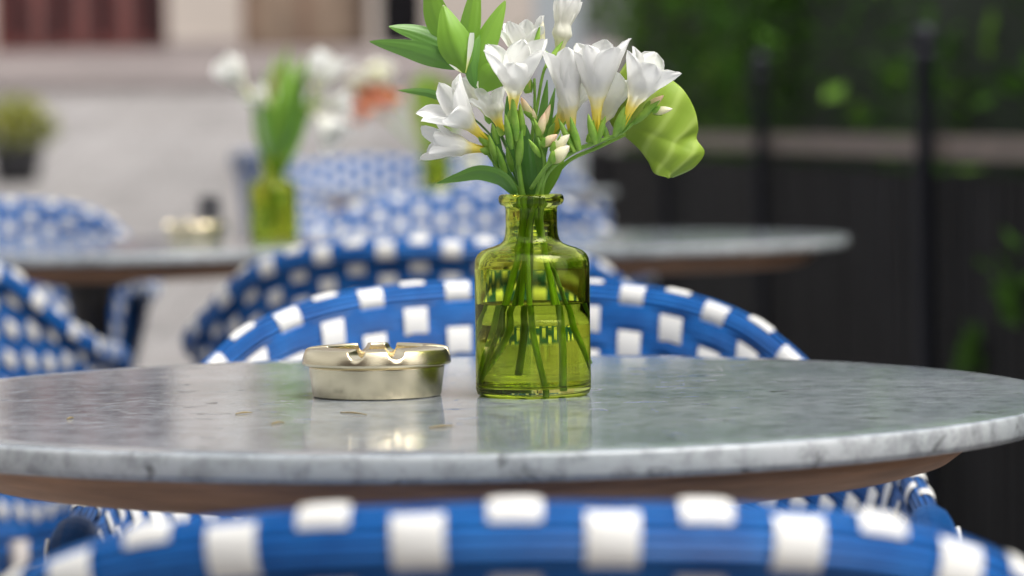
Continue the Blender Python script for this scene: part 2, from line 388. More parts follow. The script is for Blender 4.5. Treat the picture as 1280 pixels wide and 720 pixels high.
def wallpt(s, w, off=0):                  # w metres below the rim top
    c, n, u = hframe(s)
    H = c.z-.45; f = max(0, w-RT)/H if H > 0 else 0
    k = 1-.17*f
    base = Vector((c.x*k, c.y*k + (.0)*f, c.z+RT-w))
    return base + n*(.0050+off)
PITCHC, ROWP = .0356, .034
def make_chair():
    t = empty('bistro_chair', (0,0,0))
    ncol = int((LEN-.09)/2/PITCHC)
    nu = (2*ncol+1)*4+8
    # rim
    b = MB()
    b.grid(lambda u, v: tubept((u-.5)*LEN, 2*PI*v, -.0008+.0008*cos(2*PI*v*9)), nu, 20)
    for i in range(-ncol, ncol+1):
        s0 = i*PITCHC; w = .0099
        rng = [(-58,24)] if i % 2 == 0 else [(18,104),(-136,-36)]
        for a0, a1 in rng:
            b.grid(lambda u, v: tubept(s0-w+2*w*u, rad(a0+(a1-a0)*v), (.0018*min(1, 5*min(v,1-v)+.0)-.0006)*min(1, 3.5*min(u,1-u)+.45)), 5, 7, 1)
    b.build('rim', [M_bluer, M_white], t)
    # woven wall
    b = MB()
    Hn = 44
    def wv(s, w):                         # over/under of the horizontal canes
        row = w/(ROWP/2); r = int(row); par = 1 if r % 2 == 0 else -1
        return .0013*par*cos(PI*s/PITCHC) + .0007*abs(sin(PI*row))
    def wl(side):
        def f(u, v):
            s = (u-.5)*(LEN-.004); c = hoopz(s); H = c.z+RT-.452
            w = .012+(H-.012)*v
            return wallpt(s, w, side*.0036 + (wv(s, w) if side > 0 else -wv(s, w)*-1))
        return f
    b.grid(wl(1), nu*2, Hn*2); b.grid(wl(-1), nu*2, Hn*2)
    for i in range(-ncol, ncol+1):
        s0 = i*PITCHC; w = .0099
        top = hoopz(s0).z+RT-.455
        k = 0
        while True:
            wc = (.0475 if i % 2 else .0305) + ROWP*k; k += 1
            if wc+.012 > top: break
            for side in (1, -1):
                hh = .0113 if side > 0 else .0080
                b.grid(lambda u, v: wallpt(s0-w+2*w*u, wc-hh+2*hh*v, side*(.0048+.0016*(1-(2*v-1)**2)*min(1, 4*min(u,1-u)+.6)) ), 5, 5, 1)
    b.build('woven_back', [M_blue, M_white], t)
    # arm ends
    for sg in (-1, 1):
        b = MB(); p = hoop(sg*LEN/2)
        b.tube([p+Vector((0,-.012,.0)), p+Vector((0,.004,-.001)), p+Vector((0,.012,-.014)), p+Vector((-.01*sg,.012,-.06)), p+Vector((-.045*sg,-.015,.44-p.z))], [.0145,.0145,.0150,.0150,.0145], 12)
        for kk in range(2):
            q = p+Vector((.0,.013,-.004-.0))
        b.tube([p+Vector((sg*.0165,.006,.0)), p+Vector((sg*.0155,.018,-.014)), p+Vector((sg*.0075,.019,-.06)), p+Vector((-.03*sg,-.006,.45-p.z))], .0016, 6, 1)
        b.build('arm_end', [M_blue, M_white], t)
    # seat
    b = MB()
    def seatp(u, v):
        a = 2*PI*u; r = v
        x = .235*r*cos(a)*(1-.06*sin(a)); y = .225*r*sin(a)-.01
        return Vector((x, y, .455-.018*r**6 + .0012*sin(x/.012*PI)*sin(y/.012*PI)))
    b.grid(seatp, 60, 14, 0, True)
    for i in range(-5, 6):
        for j in range(-5, 6):
            if (i+j) % 2: continue
            x, y = i*.036, j*.034-.01
            if x*x+(y+.01)**2 < .19**2: b.add([(x-.011,y-.011,.4575),(x+.011,y-.011,.4575),(x+.011,y+.011,.4575),(x-.011,y+.011,.4575)], [(0,1,2,3)], 1)
    b.grid(lambda u, v: Vector((.240*cos(2*PI*u)*(1-.06*sin(2*PI*u))*(1-.03*v), (.23*sin(2*PI*u))*(1-.03*v)-.01, .44-.03*v+.0)), 60, 2, 0, True)
    b.build('seat', [M_blue, M_white], t)
    for sx, sy in ((-1,-1),(1,-1),(-1,1),(1,1)):
        b = MB(); b.tube([(sx*.19,sy*.17,.45),(sx*.205,sy*.185,.22),(sx*.225,sy*.21,.0)], [.014,.0135,.012], 10); b.build('leg', M_cane, t)
    for sy in (-1, 1):
        b = MB(); b.tube([(-.205,sy*.185,.2),(0,sy*.185,.24),(.205,sy*.185,.2)], .009, 8); b.build('stretcher', M_cane, t)
    return t
chair0 = make_chair(); used = False
def chair(x, y, rz, label, z=0):
    global used
    c = copy_tree(chair0) if used else chair0
    used = True
    c.location = (x, y, z); c.rotation_euler = (0, 0, rz)
    tag(c, label, 'chair', 'blue and white woven bistro chairs'); return c
def cx(px, d): return (px-640)*d/FPX
nc = chair(cx(640,1.15), 1.15+.27, 0, 'nearest woven blue and white chair back, cut by the bottom of the photo')
chair(cx(627,2.66), 2.66-.27, PI, 'woven chair facing the camera directly behind the foreground table and vase')
chair(cx(536,3.66), 3.68+.27, -.04, 'woven chair seen from behind, its dark inside showing, beneath the second vase')
lc = chair(cx(-165,3.62), 3.62+.27, -.05, 'woven chair with its back to the camera, cut by the left edge')
chair(cx(-12,5.35), 5.35-.27, PI, 'blurred chair behind the left table, its dotted rim left of the far ashtray', .018)
chair(cx(575,5.3), 5.3-.27, PI-.03, 'blurred woven chair facing the camera right of the second vase', .022)
chair(cx(425,9.6), 9.3, -1.0, 'very blurred far chair whose dark curved side shows just left of the second vase', .065)
chair(cx(475,8.1), 8.35, PI+.2, 'faint pale blue chair far behind the second vase, beside the farthest table', .05)
chair(cx(612,8.4), 8.5, PI, 'faint pale blue chair farthest right, behind the third vase', .05)

nc.scale = (.93, .93, .986); lc.scale = (.76, .80, 1)
# ------------------------------------------------------------------ bottle
K = 1.94/FPX
def make_bottle(loc, label, group='green glass bottle vases'):
    t = empty('bottle_vase', loc, 0, label, 'vase', group)
    outer = [(0,.0006),(.026,.0006),(.0305,.0),(.0325,.0012),(.0334,.004),(.0334,.012),(.0333,.04),(.0333,.0755),(.0329,.0787),(.0316,.0815),(.0292,.0836),(.0258,.0851),(.0215,.0864),(.0182,.0878),(.0164,.0896),(.0154,.0925),(.0149,.098),(.0149,.108),(.0155,.1095),(.0178,.1103),(.0187,.1118),(.0190,.1135),(.0186,.1152),(.0174,.1162)]
    inner = [(.0145,.1160),(.0133,.1148),(.0130,.112),(.0129,.100),(.0130,.094),(.0138,.0890),(.0158,.0862),(.0200,.0842),(.0250,.0826),(.0285,.0802),(.0302,.0772),(.0308,.073),(.0309,.04),(.0308,.0100),(.0290,.0068),(.022,.0054),(0,.0062)]
    b = MB(); b.lathe(outer+inner, 96); b.build('glass_body', M_glass, t)
    e = .00015
    wl = .0535
    b = MB(); b.lathe([(0,.0062-e),(.022,.0054-e),(.0290+e,.0068-e),(.0308+e,.0100),(.0309+e,.04),(.0309+e,wl),(.0303,wl-.0006),(.028,wl-.0011),(0,wl-.0012)], 96); b.build('water', M_water, t)
    return t
V1 = on(667, 493.5); make_bottle(V1, 'sharp green glass bottle vase, half filled with water, on the foreground table')
V2 = on(343, 303); V2.z = .75
make_bottle(V2, 'blurred green glass bottle vase on the left middle table')
V3 = Vector((at(545,225,7.4).x, 7.4, .75+gz(7.5)))
make_bottle(V3, 'faint far green bottle vase, left of the sharp bouquet')

# ------------------------------------------------------------------ ashtray
def make_ashtray(loc, label, rz=0):
    t = empty('brass_ashtray', loc, rz, label, 'ashtray', 'round brass ashtrays')
    k = K
    b = MB(); b.lathe([(0,.0008),(.0355,.0008),(.0368,.0002),(.0374,.0012),(.0395,.0168),(.0396,.0185),(.034,.0185),(.034,.0170),(.0330,.004),(0,.003)], 96); b.build('bowl', M_brass, t)
    notch = [rad(-90-14), rad(-90+18), rad(-3), rad(183), rad(90-15), rad(90+17)]
    prof = [(.0385,.0186),(.0424,.0186),(.0434,.0192),(.0434,.0205),(.0430,.0232),(.0418,.0270),(.0412,.0278),(.0400,.0284),(.0330,.0290),(.0290,.0291),(.0283,.0288),(.0280,.0275),(.0285,.0200),(.0340,.0180)]
    # finer radial sampling on the top
    fine = []
    for a_, b_ in zip(prof, prof[1:]):
        n = max(1, int(math.hypot(b_[0]-a_[0], b_[1]-a_[1])/.0014))
        for q in range(n): fine.append((a_[0]+(b_[0]-a_[0])*q/n, a_[1]+(b_[1]-a_[1])*q/n))
    fine.append(prof[-1])
    def mod(a, j, r, z):
        cut = 1.0
        for n in notch:
            d = abs((a-n+PI) % (2*PI)-PI)*.036
            w = .0046
            if d < w:
                depth = math.sqrt(max(0, 1-(d/w)**2))*.0052
                cut = min(cut, 1-depth)
                if z > .0291-depth: z = .0291-depth + (z-.0291)*.1
        return r, z
    b = MB(); b.lathe(fine, 480, mod=mod); b.build('notched_rim', M_brass, t)
    return t
make_ashtray(on(471.5, 494.5), 'sharp brass ashtray with notched rim, left of the vase on the foreground table', 0)
A2 = on(245, 303); A2.z = .75
make_ashtray(A2, 'blurred brass ashtray left of the second vase', .4)
j = on(263, 291); b = MB(); b.lathe([(0,0),(.017,0),(.018,.004),(.018,.034),(.014,.038),(.014,.041),(.0175,.042),(.0175,.054),(.015,.056),(0,.056)], 32, (j.x, j.y, .75))
tag(b.build('condiment_jar', M_pot), 'small black jar just behind the blurred ashtray', 'jar')

# ------------------------------------------------------------------ table debris
for k, (px, py, dx, dy, L_, lab) in enumerate([(305,516.5,1,.25,.011,'leftmost but one straw coloured needle, lying left of the ashtray reflection'),
        (347,529,1,.5,.011,'broken straw coloured needle nearest the table front, left of the ashtray reflection'),
        (442,517,1,-.35,.022,'long dark needle lying in front of the ashtray'),
        (552,533.5,1,.25,.016,'brownish needle lying between ashtray reflection and vase reflection'),
        (88,523,1,.9,.008,'shortest pale needle, far left on the marble table')]):
    p = on(px, py, .7504); b = MB(); d = Vector((dx, dy*3, 0)).normalized()*L_/2
    b.tube([p-d, p+Vector((0,.0006,.0004)), p+d], [.0003,.0005,.0002], 6)
    tag(b.build('needle', M_twig), lab, 'plant debris', 'dry needles on the marble')

# ------------------------------------------------------------------ plant builders
YA = V1.y
def A(px, py, dz=0): return at(px, py, YA+dz)       # dz>0 is away from the camera
def frame(ax, hint=Vector((0,-1,0))):
    ax = ax.normalized(); s = ax.cross(hint)
    if s.length < .1: s = ax.cross(Vector((0,0,1)))
    s.normalize(); return s, s.cross(ax).normalized()*-1

def flower(base, tip, parent, openr=.020, ws=1.0, white=False, spin=0, cal=True, npet=6, seed=0, curl=.35, bend=(0,0,0)):
    """freesia: narrow tube that flares into six overlapping petals"""
    rnd = random.Random(seed); ax = tip-base; Lf = ax.length; ax.normalize(); sx, sy = frame(ax); bend = Vector(bend)
    b = MB()
    prof = [(0,.0016),(.18,.0022),(.33,.0034),(.46,.0062),(.6,.0100*openr/.018),(.75,openr*.76),(.88,openr*.93),(1,openr*(1+curl*.2))]
    for k in range(npet):
        inner = k % 2
        ph = spin + 2*PI*k/npet + rnd.uniform(-.12,.12); sc = rnd.uniform(.9,1.07)*(0.97 if inner else 1)
        op = rnd.uniform(.74,1.22); wid = rnd.uniform(.88,1.16); cup = rnd.uniform(.15,.4); tw = rnd.uniform(-.25,.25)
        def pet(u, v):
            q = v*2-1
            if u < .5: hw = 1.0
            wmax = .0132*wid*(Lf/.045)*min(1.1, openr/.0165)*ws
            r = lerp_table(prof, u); r = r*(1 if u < .4 else 1+(op-1)*(u-.4)/.6) * (.90 if inner else 1)
            # width profile: fills the tube below, oval above with rounded tip
            t = max(0, (u-.36)/.64)
            wd = min(r*.72, wmax) if t <= 0 else None
            wt = wmax*(max(0, 1-(abs((t-.66)/.66)**2.2 if t < .66 else ((t-.66)/.342)**3.0)))**.5
            w0 = min(lerp_table(prof, u)*.75, wmax)
            w_ = w0 if t < .12 else (wt if t > .3 else w0+(wt-w0)*(t-.12)/.18)
            w_ = max(w_, 0.0002)
            x = q*w_                                  # across
            rr = r - (abs(q)**2)*w_*cup*(-1 if u < .4 else 1)*-.0 
            da = x/max(r, .0034) if u < .55 else x/max(r, .0034)*(1-.45*(u-.55)/.45)
            a = ph + da + tw*max(0, u-.5)
            rr = r + (1-cos(min(1.2, abs(da))))*0 - abs(q)**2*w_*cup*(t if t > 0 else 0)
            zz = Lf*(sc*u if u > .4 else u*(1+(sc-1)*u/.4))
            zz = Lf*u*(1+(sc-1)*max(0, u-.3)/.7)
            zz -= (max(0, u-.8)/.2)**2*curl*.006*(op) 
            rip = (.0006*sin(9*q+ph*5)+.0009*sin(4*q+ph*7+5*u))*t
            return base + ax*zz + (sx*cos(a)+sy*sin(a))*(rr+rip+(.0004 if inner else 0)) + bend*(u*u)*Lf
        b.grid(pet, 20, 10)
    # stigma
    b.tube([base+ax*Lf*.4, base+ax*Lf*.75+sx*.001], [.0006,.0003], 5)
    o = b.build('blossom', M_petalw if white else M_petal, parent)
    if cal:
        c = MB(); 
        for k in range(2):
            ph = spin+PI*k+.5
            def cl(u, v):
                q = v*2-1; w_ = 1.25*(1-u**2.2)
                a = ph+q*w_; r = .0021+.0012*sin(PI*min(1,u*1.1))
                return base - ax*.002 + ax*(u*Lf*.24) + (sx*cos(a)+sy*sin(a))*r
            c.grid(cl, 7, 5)
        c.build('calyx', M_calyx, o)
    return o
def bud(base, tip, r, parent, cream=False, cal=True, green=False):
    if green: r *= .74; tip = tip+(tip-base)*.12
    ax = tip-base; L_ = ax.length; ax.normalize(); sx, sy = frame(ax)
    b = MB()
    def f(u, v):
        rr = r*(sin(PI*min(1, .12+v*.88))**.75)*(1-.25*v) if v < 1 else 0
        return base+ax*L_*v+(sx*cos(2*PI*u)+sy*sin(2*PI*u))*(rr*(1+.07*cos(6*PI*u+5*v)))
    b.grid(f, 14, 12, 0, True)
    # UV along length on X
    b.uvs = [(q[1], q[0]) for q in b.uvs]
    o = b.build('bud', M_calyx if green else (M_budc if cream else M_bud), parent)
    if cal:
        c = MB()
        for k in range(2):
            def cl(u, v):
                q = v*2-1; a = PI*k+.8+q*1.35*(1-u**2); rr = r*(sin(PI*min(1, .12+u*.45*.88))**.75)*1.06+.0003
                return base+ax*(u*L_*.45)+(sx*cos(a)+sy*sin(a))*rr
            c.grid(cl, 7, 5)
        c.build('calyx', M_calyx, o)
    return o
def leaf(pts, w, parent, m=None, face=Vector((0,-1,0)), fold=.25, roll=0, peak=.42, name='leaf', wave=0):
    P = smooth(pts, 6); n = len(P)-1; m = m or M_leaf
    b = MB()
    def f(u, v):
        k = min(int(u*n), n-1); t = u*n-k; p = P[k]+(P[k+1]-P[k])*t
        tg = (P[min(k+1,n)]-P[max(k-1,0)]).normalized()
        s = tg.cross(face)
        s = s.normalized() if s.length > .05 else tg.cross(Vector((1,0,0))).normalized()
        nn = s.cross(tg).normalized()
        s = (s*cos(roll)+nn*sin(roll)); nn = s.cross(tg).normalized()
        q = v*2-1; e = peak
        x = u**(math.log(.5)/math.log(e)); wd = w/2*(sin(PI*x)**.9 if 0 < x < 1 else 0)
        wd = max(wd, .00035)
        return p + s*q*wd + nn*(-abs(q)*wd*fold + wave*sin(u*14+q*2)*abs(q))
    b.grid(f, 26, 8)
    return b.build(name, m, parent)
def stem(pts, r, parent, m=None, name='stem'):
    r = [q*.88 for q in r] if isinstance(r, list) else r
    b = MB(); b.tube(pts, r, 8, 0, 5); return b.build(name, m or M_stem, parent)
def root(name, label, cat, group='flowers and greenery in the sharp vase'):
    return empty(name, (0,0,0), 0, label, cat, group)

# --------------------------------------------------- the sharp bouquet
# left freesia spray
t = root('freesia_spray', 'freesia spray leaning left, with two white blossoms pointing left', 'flower')
stem([A(622,476,.012), A(648,400,.004), A(656,300,-.002), A(652,250,-.003), A(640,228,-.006), A(622,208,-.010), A(606,186,-.012)], [.0016,.0018,.0018,.0016,.0014,.0012], t)
flower(A(610,178,-.012), A(548,118,-.028), t, .0175, seed=3, spin=.3, curl=.2)
flower(A(612,188,-.010), A(531,177,-.022), t, .0125, seed=8, spin=.9, curl=.25)
flower(A(628,165,.004), A(606,108,.006), t, .012, seed=10, spin=.1)
flower(A(614,150,.02), A(582,92,.028), t, .010, seed=41, spin=.1, white=True)
for a_, b_, r in (((612,190,-.010),(596,158,-.008),.0030),((622,206,-.010),(612,172,-.018),.0034),((632,220,-.008),(622,186,-.016),.0032),((622,180,-.014),(616,156,-.016),.0026),((640,214,-.004),(634,186,-.012),.003)):
    bud(A(*a_), A(*b_), r, t, green=True, cal=False)
# central freesia spray
t = root('freesia_spray', 'central freesia spray with a large white blossom and upright blossoms above it', 'flower')
stem([A(603,478,-.004), A(628,400,-.008), A(650,310,-.006), A(656,262,-.006), A(652,236,-.008), A(648,205,-.012), A(644,170,-.014), A(641,142,-.014)], [.0018,.0019,.0019,.0018,.0015,.0013], t)
flower(A(641,150,-.014), A(645,58,-.032), t, .0185, seed=5, spin=.55, curl=.2, bend=(.0,0,0))
stem([A(652,236,-.004), A(662,190,.004), A(668,140,.010), A(668,98,.012)], [.0014,.0011,.0009], t)
flower(A(660,112,.014), A(652,26,.010), t, .0135, seed=6, spin=.2, white=True, curl=.0)
stem([A(664,180,.004), A(672,130,.006), A(680,88,.004), A(694,64,.004)], [.0012,.001,.0009], t)
flower(A(697,80,.004), A(709,-3,.004), t, .0088, seed=54, spin=.2, white=True, curl=-.3, ws=1.5)
bud(A(672,74,.006), A(679,26,.008), .0034, t, cream=True)
bud(A(688,70,.002), A(668,58,.000), .0020, t, green=True, cal=False)
bud(A(666,80,.0), A(674,36,.0), .0028, t, green=True, cal=False)
bud(A(682,84,.0), A(702,54,.0), .0026, t, green=True, cal=False)
for a_, b_, r in (((646,176,-.018),(641,124,-.022),.0036),((640,186,-.016),(632,146,-.022),.0032),((654,170,-.014),(650,132,-.016),.003),((648,206,-.014),(652,166,-.02),.0034)):
    bud(A(*a_), A(*b_), r, t, green=True, cal=False)
bud(A(664,146,-.012), A(651,121,-.016), .0026, t)
bud(A(668,152,-.012), A(664,134,-.012), .0022, t)
# middle sprig with peach buds
t = root('freesia_spray', 'short freesia sprig of closed peach buds in front of the central stems', 'flower')
stem([A(680,488,-.014), A(664,400,-.012), A(660,300,-.010), A(672,240,-.012), A(681,205,-.018), A(672,172,-.018), A(664,148,-.012)], [.0018,.0018,.0016,.0014,.0011,.0008], t)
stem([A(664,236,-.014), A(680,212,-.022), A(696,196,-.026)], [.0015,.0013,.0014], t)
bud(A(690,202,-.026), A(712,182,-.030), .0042, t, cream=True)
bud(A(683,210,-.02), A(700,170,-.026), .0020, t, green=True, cal=False)
bud(A(690,190,-.022), A(712,168,-.026), .0036, t, cream=True)
bud(A(678,182,-.020), A(697,168,-.024), .0030, t)
bud(A(674,170,-.018), A(681,140,-.020), .0028, t)
bud(A(678,160,-.016), A(688,130,-.018), .0022, t)
bud(A(678,178,-.016), A(668,150,-.020), .0026, t, green=True, cal=False)
bud(A(676,196,-.018), A(662,176,-.022), .0026, t, green=True, cal=False)
# right freesia spray
t = root('freesia_spray', 'long freesia spray arching right with three white blossoms with yellow throats', 'flower')
stem([A(735,484,.002), A(700,392,-.002), A(678,300,-.006), A(676,250,-.010), A(684,216,-.014), A(716,190,-.016), A(746,178,-.017), A(776,166,-.018), A(798,148,-.018), A(822,134,-.018)], [.0019,.0019,.0018,.0018,.0016,.0015,.0014,.0011,.0008], t)
flower(A(716,184,-.016), A(707,60,-.020), t, .0125, seed=13, spin=.4, curl=.2)
flower(A(745,172,-.018), A(748,48,-.024), t, .0170, seed=14, spin=.1, curl=.1)
flower(A(776,160,-.020), A(822,66,-.026), t, .0165, seed=15, spin=.5, curl=.15)
flower(A(690,168,-.004), A(730,96,.006), t, .011, seed=17, spin=.0, curl=.3)
flower(A(738,176,-.004), A(778,96,.000), t, .013, seed=22, spin=.2, curl=.3)
for a_, b_, r in (((724,188,-.02),(714,150,-.022),.0034),((718,190,-.02),(700,152,-.018),.0030),((744,180,-.02),(736,146,-.024),.0034),((746,178,-.018),(756,148,-.02),.003),((768,170,-.02),(780,136,-.024),.0036),((776,166,-.018),(790,138,-.02),.003),((792,154,-.018),(822,128,-.022),.0034),((760,176,-.014),(752,152,-.010),.003),((706,150,.0),(716,112,.002),.003),((722,80,.0),(730,104,.0),.003)):
    bud(A(*a_), A(*b_), r, t, green=True, cal=False)
bud(A(806,138,-.014), A(830,119,-.016), .0028, t)
bud(A(816,140,-.020), A(841,136,-.022), .0026, t, cream=True)
# leafy branch
t = root('leafy_branch', 'leafy green branch with pointed leaves rising at the top left', 'foliage')
stem([A(655,470,.018), A(660,400,.014), A(664,300,.006), A(656,250,.004), A(636,190,.008), A(606,130,.006), A(592,104,.002), A(580,80,.004), A(572,40,.006)], [.0016,.0016,.0015,.0012,.0010,.0008,.0005], t, M_stem2)
leaf([A(576,86,.0), A(548,74,-.008), A(510,62,-.012), A(462,52,-.010)], .0135, t, M_leafm, roll=.35, peak=.46)
leaf([A(572,66,.008), A(550,52,.010), A(520,40,.012), A(486,33,.010)], .0115, t, M_leafm, roll=-.3, peak=.48)
leaf([A(572,62,.010), A(552,35,.008), A(541,6,.006), A(536,-34,.004)], .0165, t, M_leaf, roll=.3)
leaf([A(583,92,-.004), A(574,66,-.012), A(564,38,-.014), A(554,6,-.010)], .0200, t, M_leaf, roll=-.15, peak=.45, fold=.4)
leaf([A(580,84,.004), A(584,48,.002), A(590,10,.002), A(598,-34,.004)], .0135, t, M_leaf, roll=.4)
leaf([A(590,104,.004), A(600,70,.0), A(616,32,.0), A(632,0,.002)], .0145, t, M_leaf, roll=.3, peak=.4)
leaf([A(594,110,.0), A(590,84,-.004), A(594,64,-.004), A(600,44,-.002)], .0095, t, M_leafm, roll=-.5)
leaf([A(600,116,-.002), A(610,100,-.008), A(620,88,-.010), A(628,74,-.008)], .0170, t, M_leaf, roll=.2, peak=.5)
leaf([A(560,-10,.01), A(556,-30,.01), A(566,-60,.01)], .012, t, M_leaf)
b = MB(); b.grid(lambda u, v: A(582+12*u-4*u*u+(v-.5)*(1.5+7*u**2*(1.15-u)*4.2)*.9, 91-50*u, -.010-.001*(v-.5)**2), 12, 4)
b.build('dry_petal', M_petalw, t)
b = MB(); b.grid(lambda u, v: A(578-17*u, 91-11*u+(v-.5)*3.4*sin(PI*u), -.012), 8, 3); b.build('dry_petal', M_petalw, t)
# long narrow leaves of the freesias
t = root('long_leaves', 'cluster of narrow green leaves rising between stems just above the bottle mouth', 'foliage')
leaf([A(666,266,.0), A(664,250,-.004), A(656,205,-.006), A(657,156,.0)], .0125, t, M_leafd, roll=.4, peak=.6)
leaf([A(665,268,.006), A(664,240,.008), A(678,190,.008), A(694,110,.010)], .0085, t, M_leafm, roll=-.6, peak=.6)
leaf([A(676,266,.004), A(680,240,.0), A(694,206,-.002), A(702,176,.0)], .0095, t, M_leaf, roll=.5, peak=.6)
leaf([A(661,268,.006), A(660,240,.010), A(644,180,.012), A(634,120,.012)], .0105, t, M_leafd, roll=-.4, peak=.6)
leaf([A(671,266,.008), A(672,240,.012), A(674,180,.014), A(684,100,.016)], .0080, t, M_leafm, roll=.3, peak=.6)
leaf([A(656,268,.008), A(650,250,.010), A(622,200,.010), A(618,140,.012)], .0085, t, M_leafd, roll=.3, peak=.6)
leaf([A(668,266,.008), A(662,200,.016), A(700,150,.018), A(736,106,.016)], .008, t, M_leaf, roll=.1, peak=.65)
stem([A(612,482,.0), A(640,392,.004), A(660,300,.002), A(668,250,.002), A(664,200,.006)], [.0020,.0016,.0014,.001], t, M_stem2)
stem([A(700,487,-.018), A(698,420,-.014), A(686,340,-.006), A(672,280,.0), A(668,240,.0)], [.0024,.0022,.0018,.0016], t, M_stem)
t = root('low_leaf', 'single pointed green leaf drooping left over the bottle mouth', 'leaf')
leaf([A(645,243,-.010), A(628,222,-.016), A(600,214,-.018), A(572,221,-.016), A(546,229,-.014)], .0105, t, M_leafm, roll=.5, peak=.36, fold=-.35)
stem([A(603,470,.012), A(640,340,.008), A(652,270,-.004), A(645,242,-.010)], [.0012,.0012,.001], t, M_stem)
t = root('low_leaf', 'thin green leaf tip poking out left above the two left blossoms', 'leaf')
leaf([A(560,126,.02), A(535,116,.022), A(498,113,.022)], .005, t, M_leafm)
stem([A(640,420,.014), A(660,300,.01), A(648,230,.014), A(610,165,.02), A(560,126,.02)], [.0010,.001,.0008,.0006], t, M_stem2)
# chartreuse spathe
t = root('anthurium_flower', 'large chartreuse anthurium spathe hanging at the right end of the bouquet', 'flower')
LE = smooth([Vector((x,y,0)) for x, y in [(786,72),(770,100),(762,135),(764,156),(780,170),(798,186),(810,202),(818,217),(836,222)]], 6)
RE = smooth([Vector((x,y,0)) for x, y in [(796,68),(832,94),(854,112),(868,136),(873,160),(871,174),(881,191),(866,211),(842,222)]], 6)
def sp(u, v):
    k = u*(len(LE)-1); i = min(int(k), len(LE)-2); f = k-i
    l = LE[i]+(LE[i+1]-LE[i])*f; r = RE[i]+(RE[i+1]-RE[i])*f
    p = l+(r-l)*v
    dep = -.004 - .007*sin(PI*v)**.8*sin(PI*(.12+.80*u)) + .012*u*v
    dep += -.0007*abs(sin((u-.45*v)*9.0))**.5*sin(PI*min(1,v*.9+.05))*min(1,u*3) + .0010*sin(u*12+1)*v*v
    return A(p.x, p.y, dep+.004)
b = MB(); b.grid(sp, 44, 36)
o = b.build('spathe', M_spathe, t); sm = o.modifiers.new('s', 'SOLIDIFY'); sm.thickness = .0007
stem([A(676,300,.010), A(680,250,.006), A(706,205,.004), A(748,184,.0), A(782,168,-.004)], [.0015,.0014,.0013,.0012], t, M_calyx)
stem([A(738,455,.010), A(712,390,.010), A(690,330,.010), A(676,300,.010)], [.0016,.0015,.0015], t, M_stem2)

# --------------------------------------------------- bouquet of the second vase
def B(px, py, d=0): return at(px, py, V2.y+d)
t = root('flower_bunch', 'blurred white flowers and green leaves standing in the second vase', 'flowers', 'blurred bunches in the far vases')
stem([B(340,285), B(342,205), B(330,150,-.01), B(300,118,-.02)], .0022, t)
stem([B(350,285), B(344,205), B(375,150,-.01), B(405,125)], .0022, t)
stem([B(336,285), B(345,205), B(352,150,.01), B(360,100)], .0022, t)
flower(B(322,128,-.02), B(276,76,-.04), t, .026, seed=31, white=True, curl=0, ws=1.25)
flower(B(340,135,-.02), B(318,112,-.03), t, .018, seed=32, white=True, ws=1.4, curl=0)
flower(B(390,140,-.01), B(412,66,-.03), t, .028, seed=33, white=True, ws=1.25)
flower(B(394,120,.02), B(392,78,.02), t, .014, seed=34)
flower(B(378,128,-.01), B(424,172,-.03), t, .026, seed=35, white=True, ws=1.2)
flower(B(382,135,-.01), B(438,128,-.02), t, .018, seed=36, white=True)
for (x0,y0,x1,y1,x2,y2,w,mm) in [(345,225,322,170,318,120,.018,M_leaf),(345,225,372,170,396,104,.020,M_leaf),(345,215,336,130,352,74,.02,M_yel),(345,205,368,120,384,70,.022,M_leaf),(345,205,338,140,345,66,.020,M_leaf),(345,205,352,130,372,70,.022,M_leaf),(345,205,362,150,386,84,.020,M_leaf),(345,205,330,150,334,84,.014,M_leafm),(345,200,366,160,372,110,.018,M_leafm),(345,190,352,110,360,56,.02,M_leaf),(345,200,372,150,378,95,.018,M_leaf),(345,225,341,180,350,120,.018,M_leafm),(345,225,352,180,340,110,.018,M_leafm),(345,180,368,120,352,75,.02,M_leaf)]:
    w *= .68
    leaf([B(x0,y0), B(x1,y1,random.uniform(-.02,.02)), B(x2,y2,random.uniform(-.02,.02))], w, t, mm, roll=random.uniform(-.5,.5))
# third vase
def C3(px, py, d=0): return at(px, py, V3.y+d)
t = root('flower_bunch', 'faint orange and white flowers with yellow green leaves in the third vase', 'flowers', 'blurred bunches in the far vases')
for k in range(9):
    x = 515+k*7; leaf([C3(545,205), C3((545+x)/2+random.uniform(-6,6),150), C3(x,82+abs(x-535)*.7)], .035, t, M_leaf if k % 3 else M_yel, roll=random.uniform(-.5,.5))
stem([C3(545,220), C3(520,180), C3(470,135)], .003, t); stem([C3(545,220), C3(515,150), C3(470,95)], .003, t); stem([C3(547,220), C3(555,160), C3(590,120)], .003, t)
for (x, y, r, mm, nm) in [(468,128,.046,M_orange,'orange_blossom'),(448,140,.026,M_orange,'orange_blossom'),(488,122,.026,M_orange,'orange_blossom'),(472,92,.040,M_petalw,'blossom'),(446,104,.030,M_petalw,'blossom'),(590,205,.03,M_petalw,'blossom')]:
    b = MB(); c = C3(x, y)
    for k in range(26):
        d = Vector((random.gauss(0,1), random.gauss(0,1), random.gauss(0,.8))).normalized(); s_, u_ = frame(d, Vector((.3,.2,1)))
        b.grid(lambda u, v: c+d*r*(.25+.75*u)+s_*(v-.5)*r*.9*sin(PI*(.15+.75*u))+u_*r*.2*(v-.5)**2, 4, 4)
    b.build(nm, mm, t)

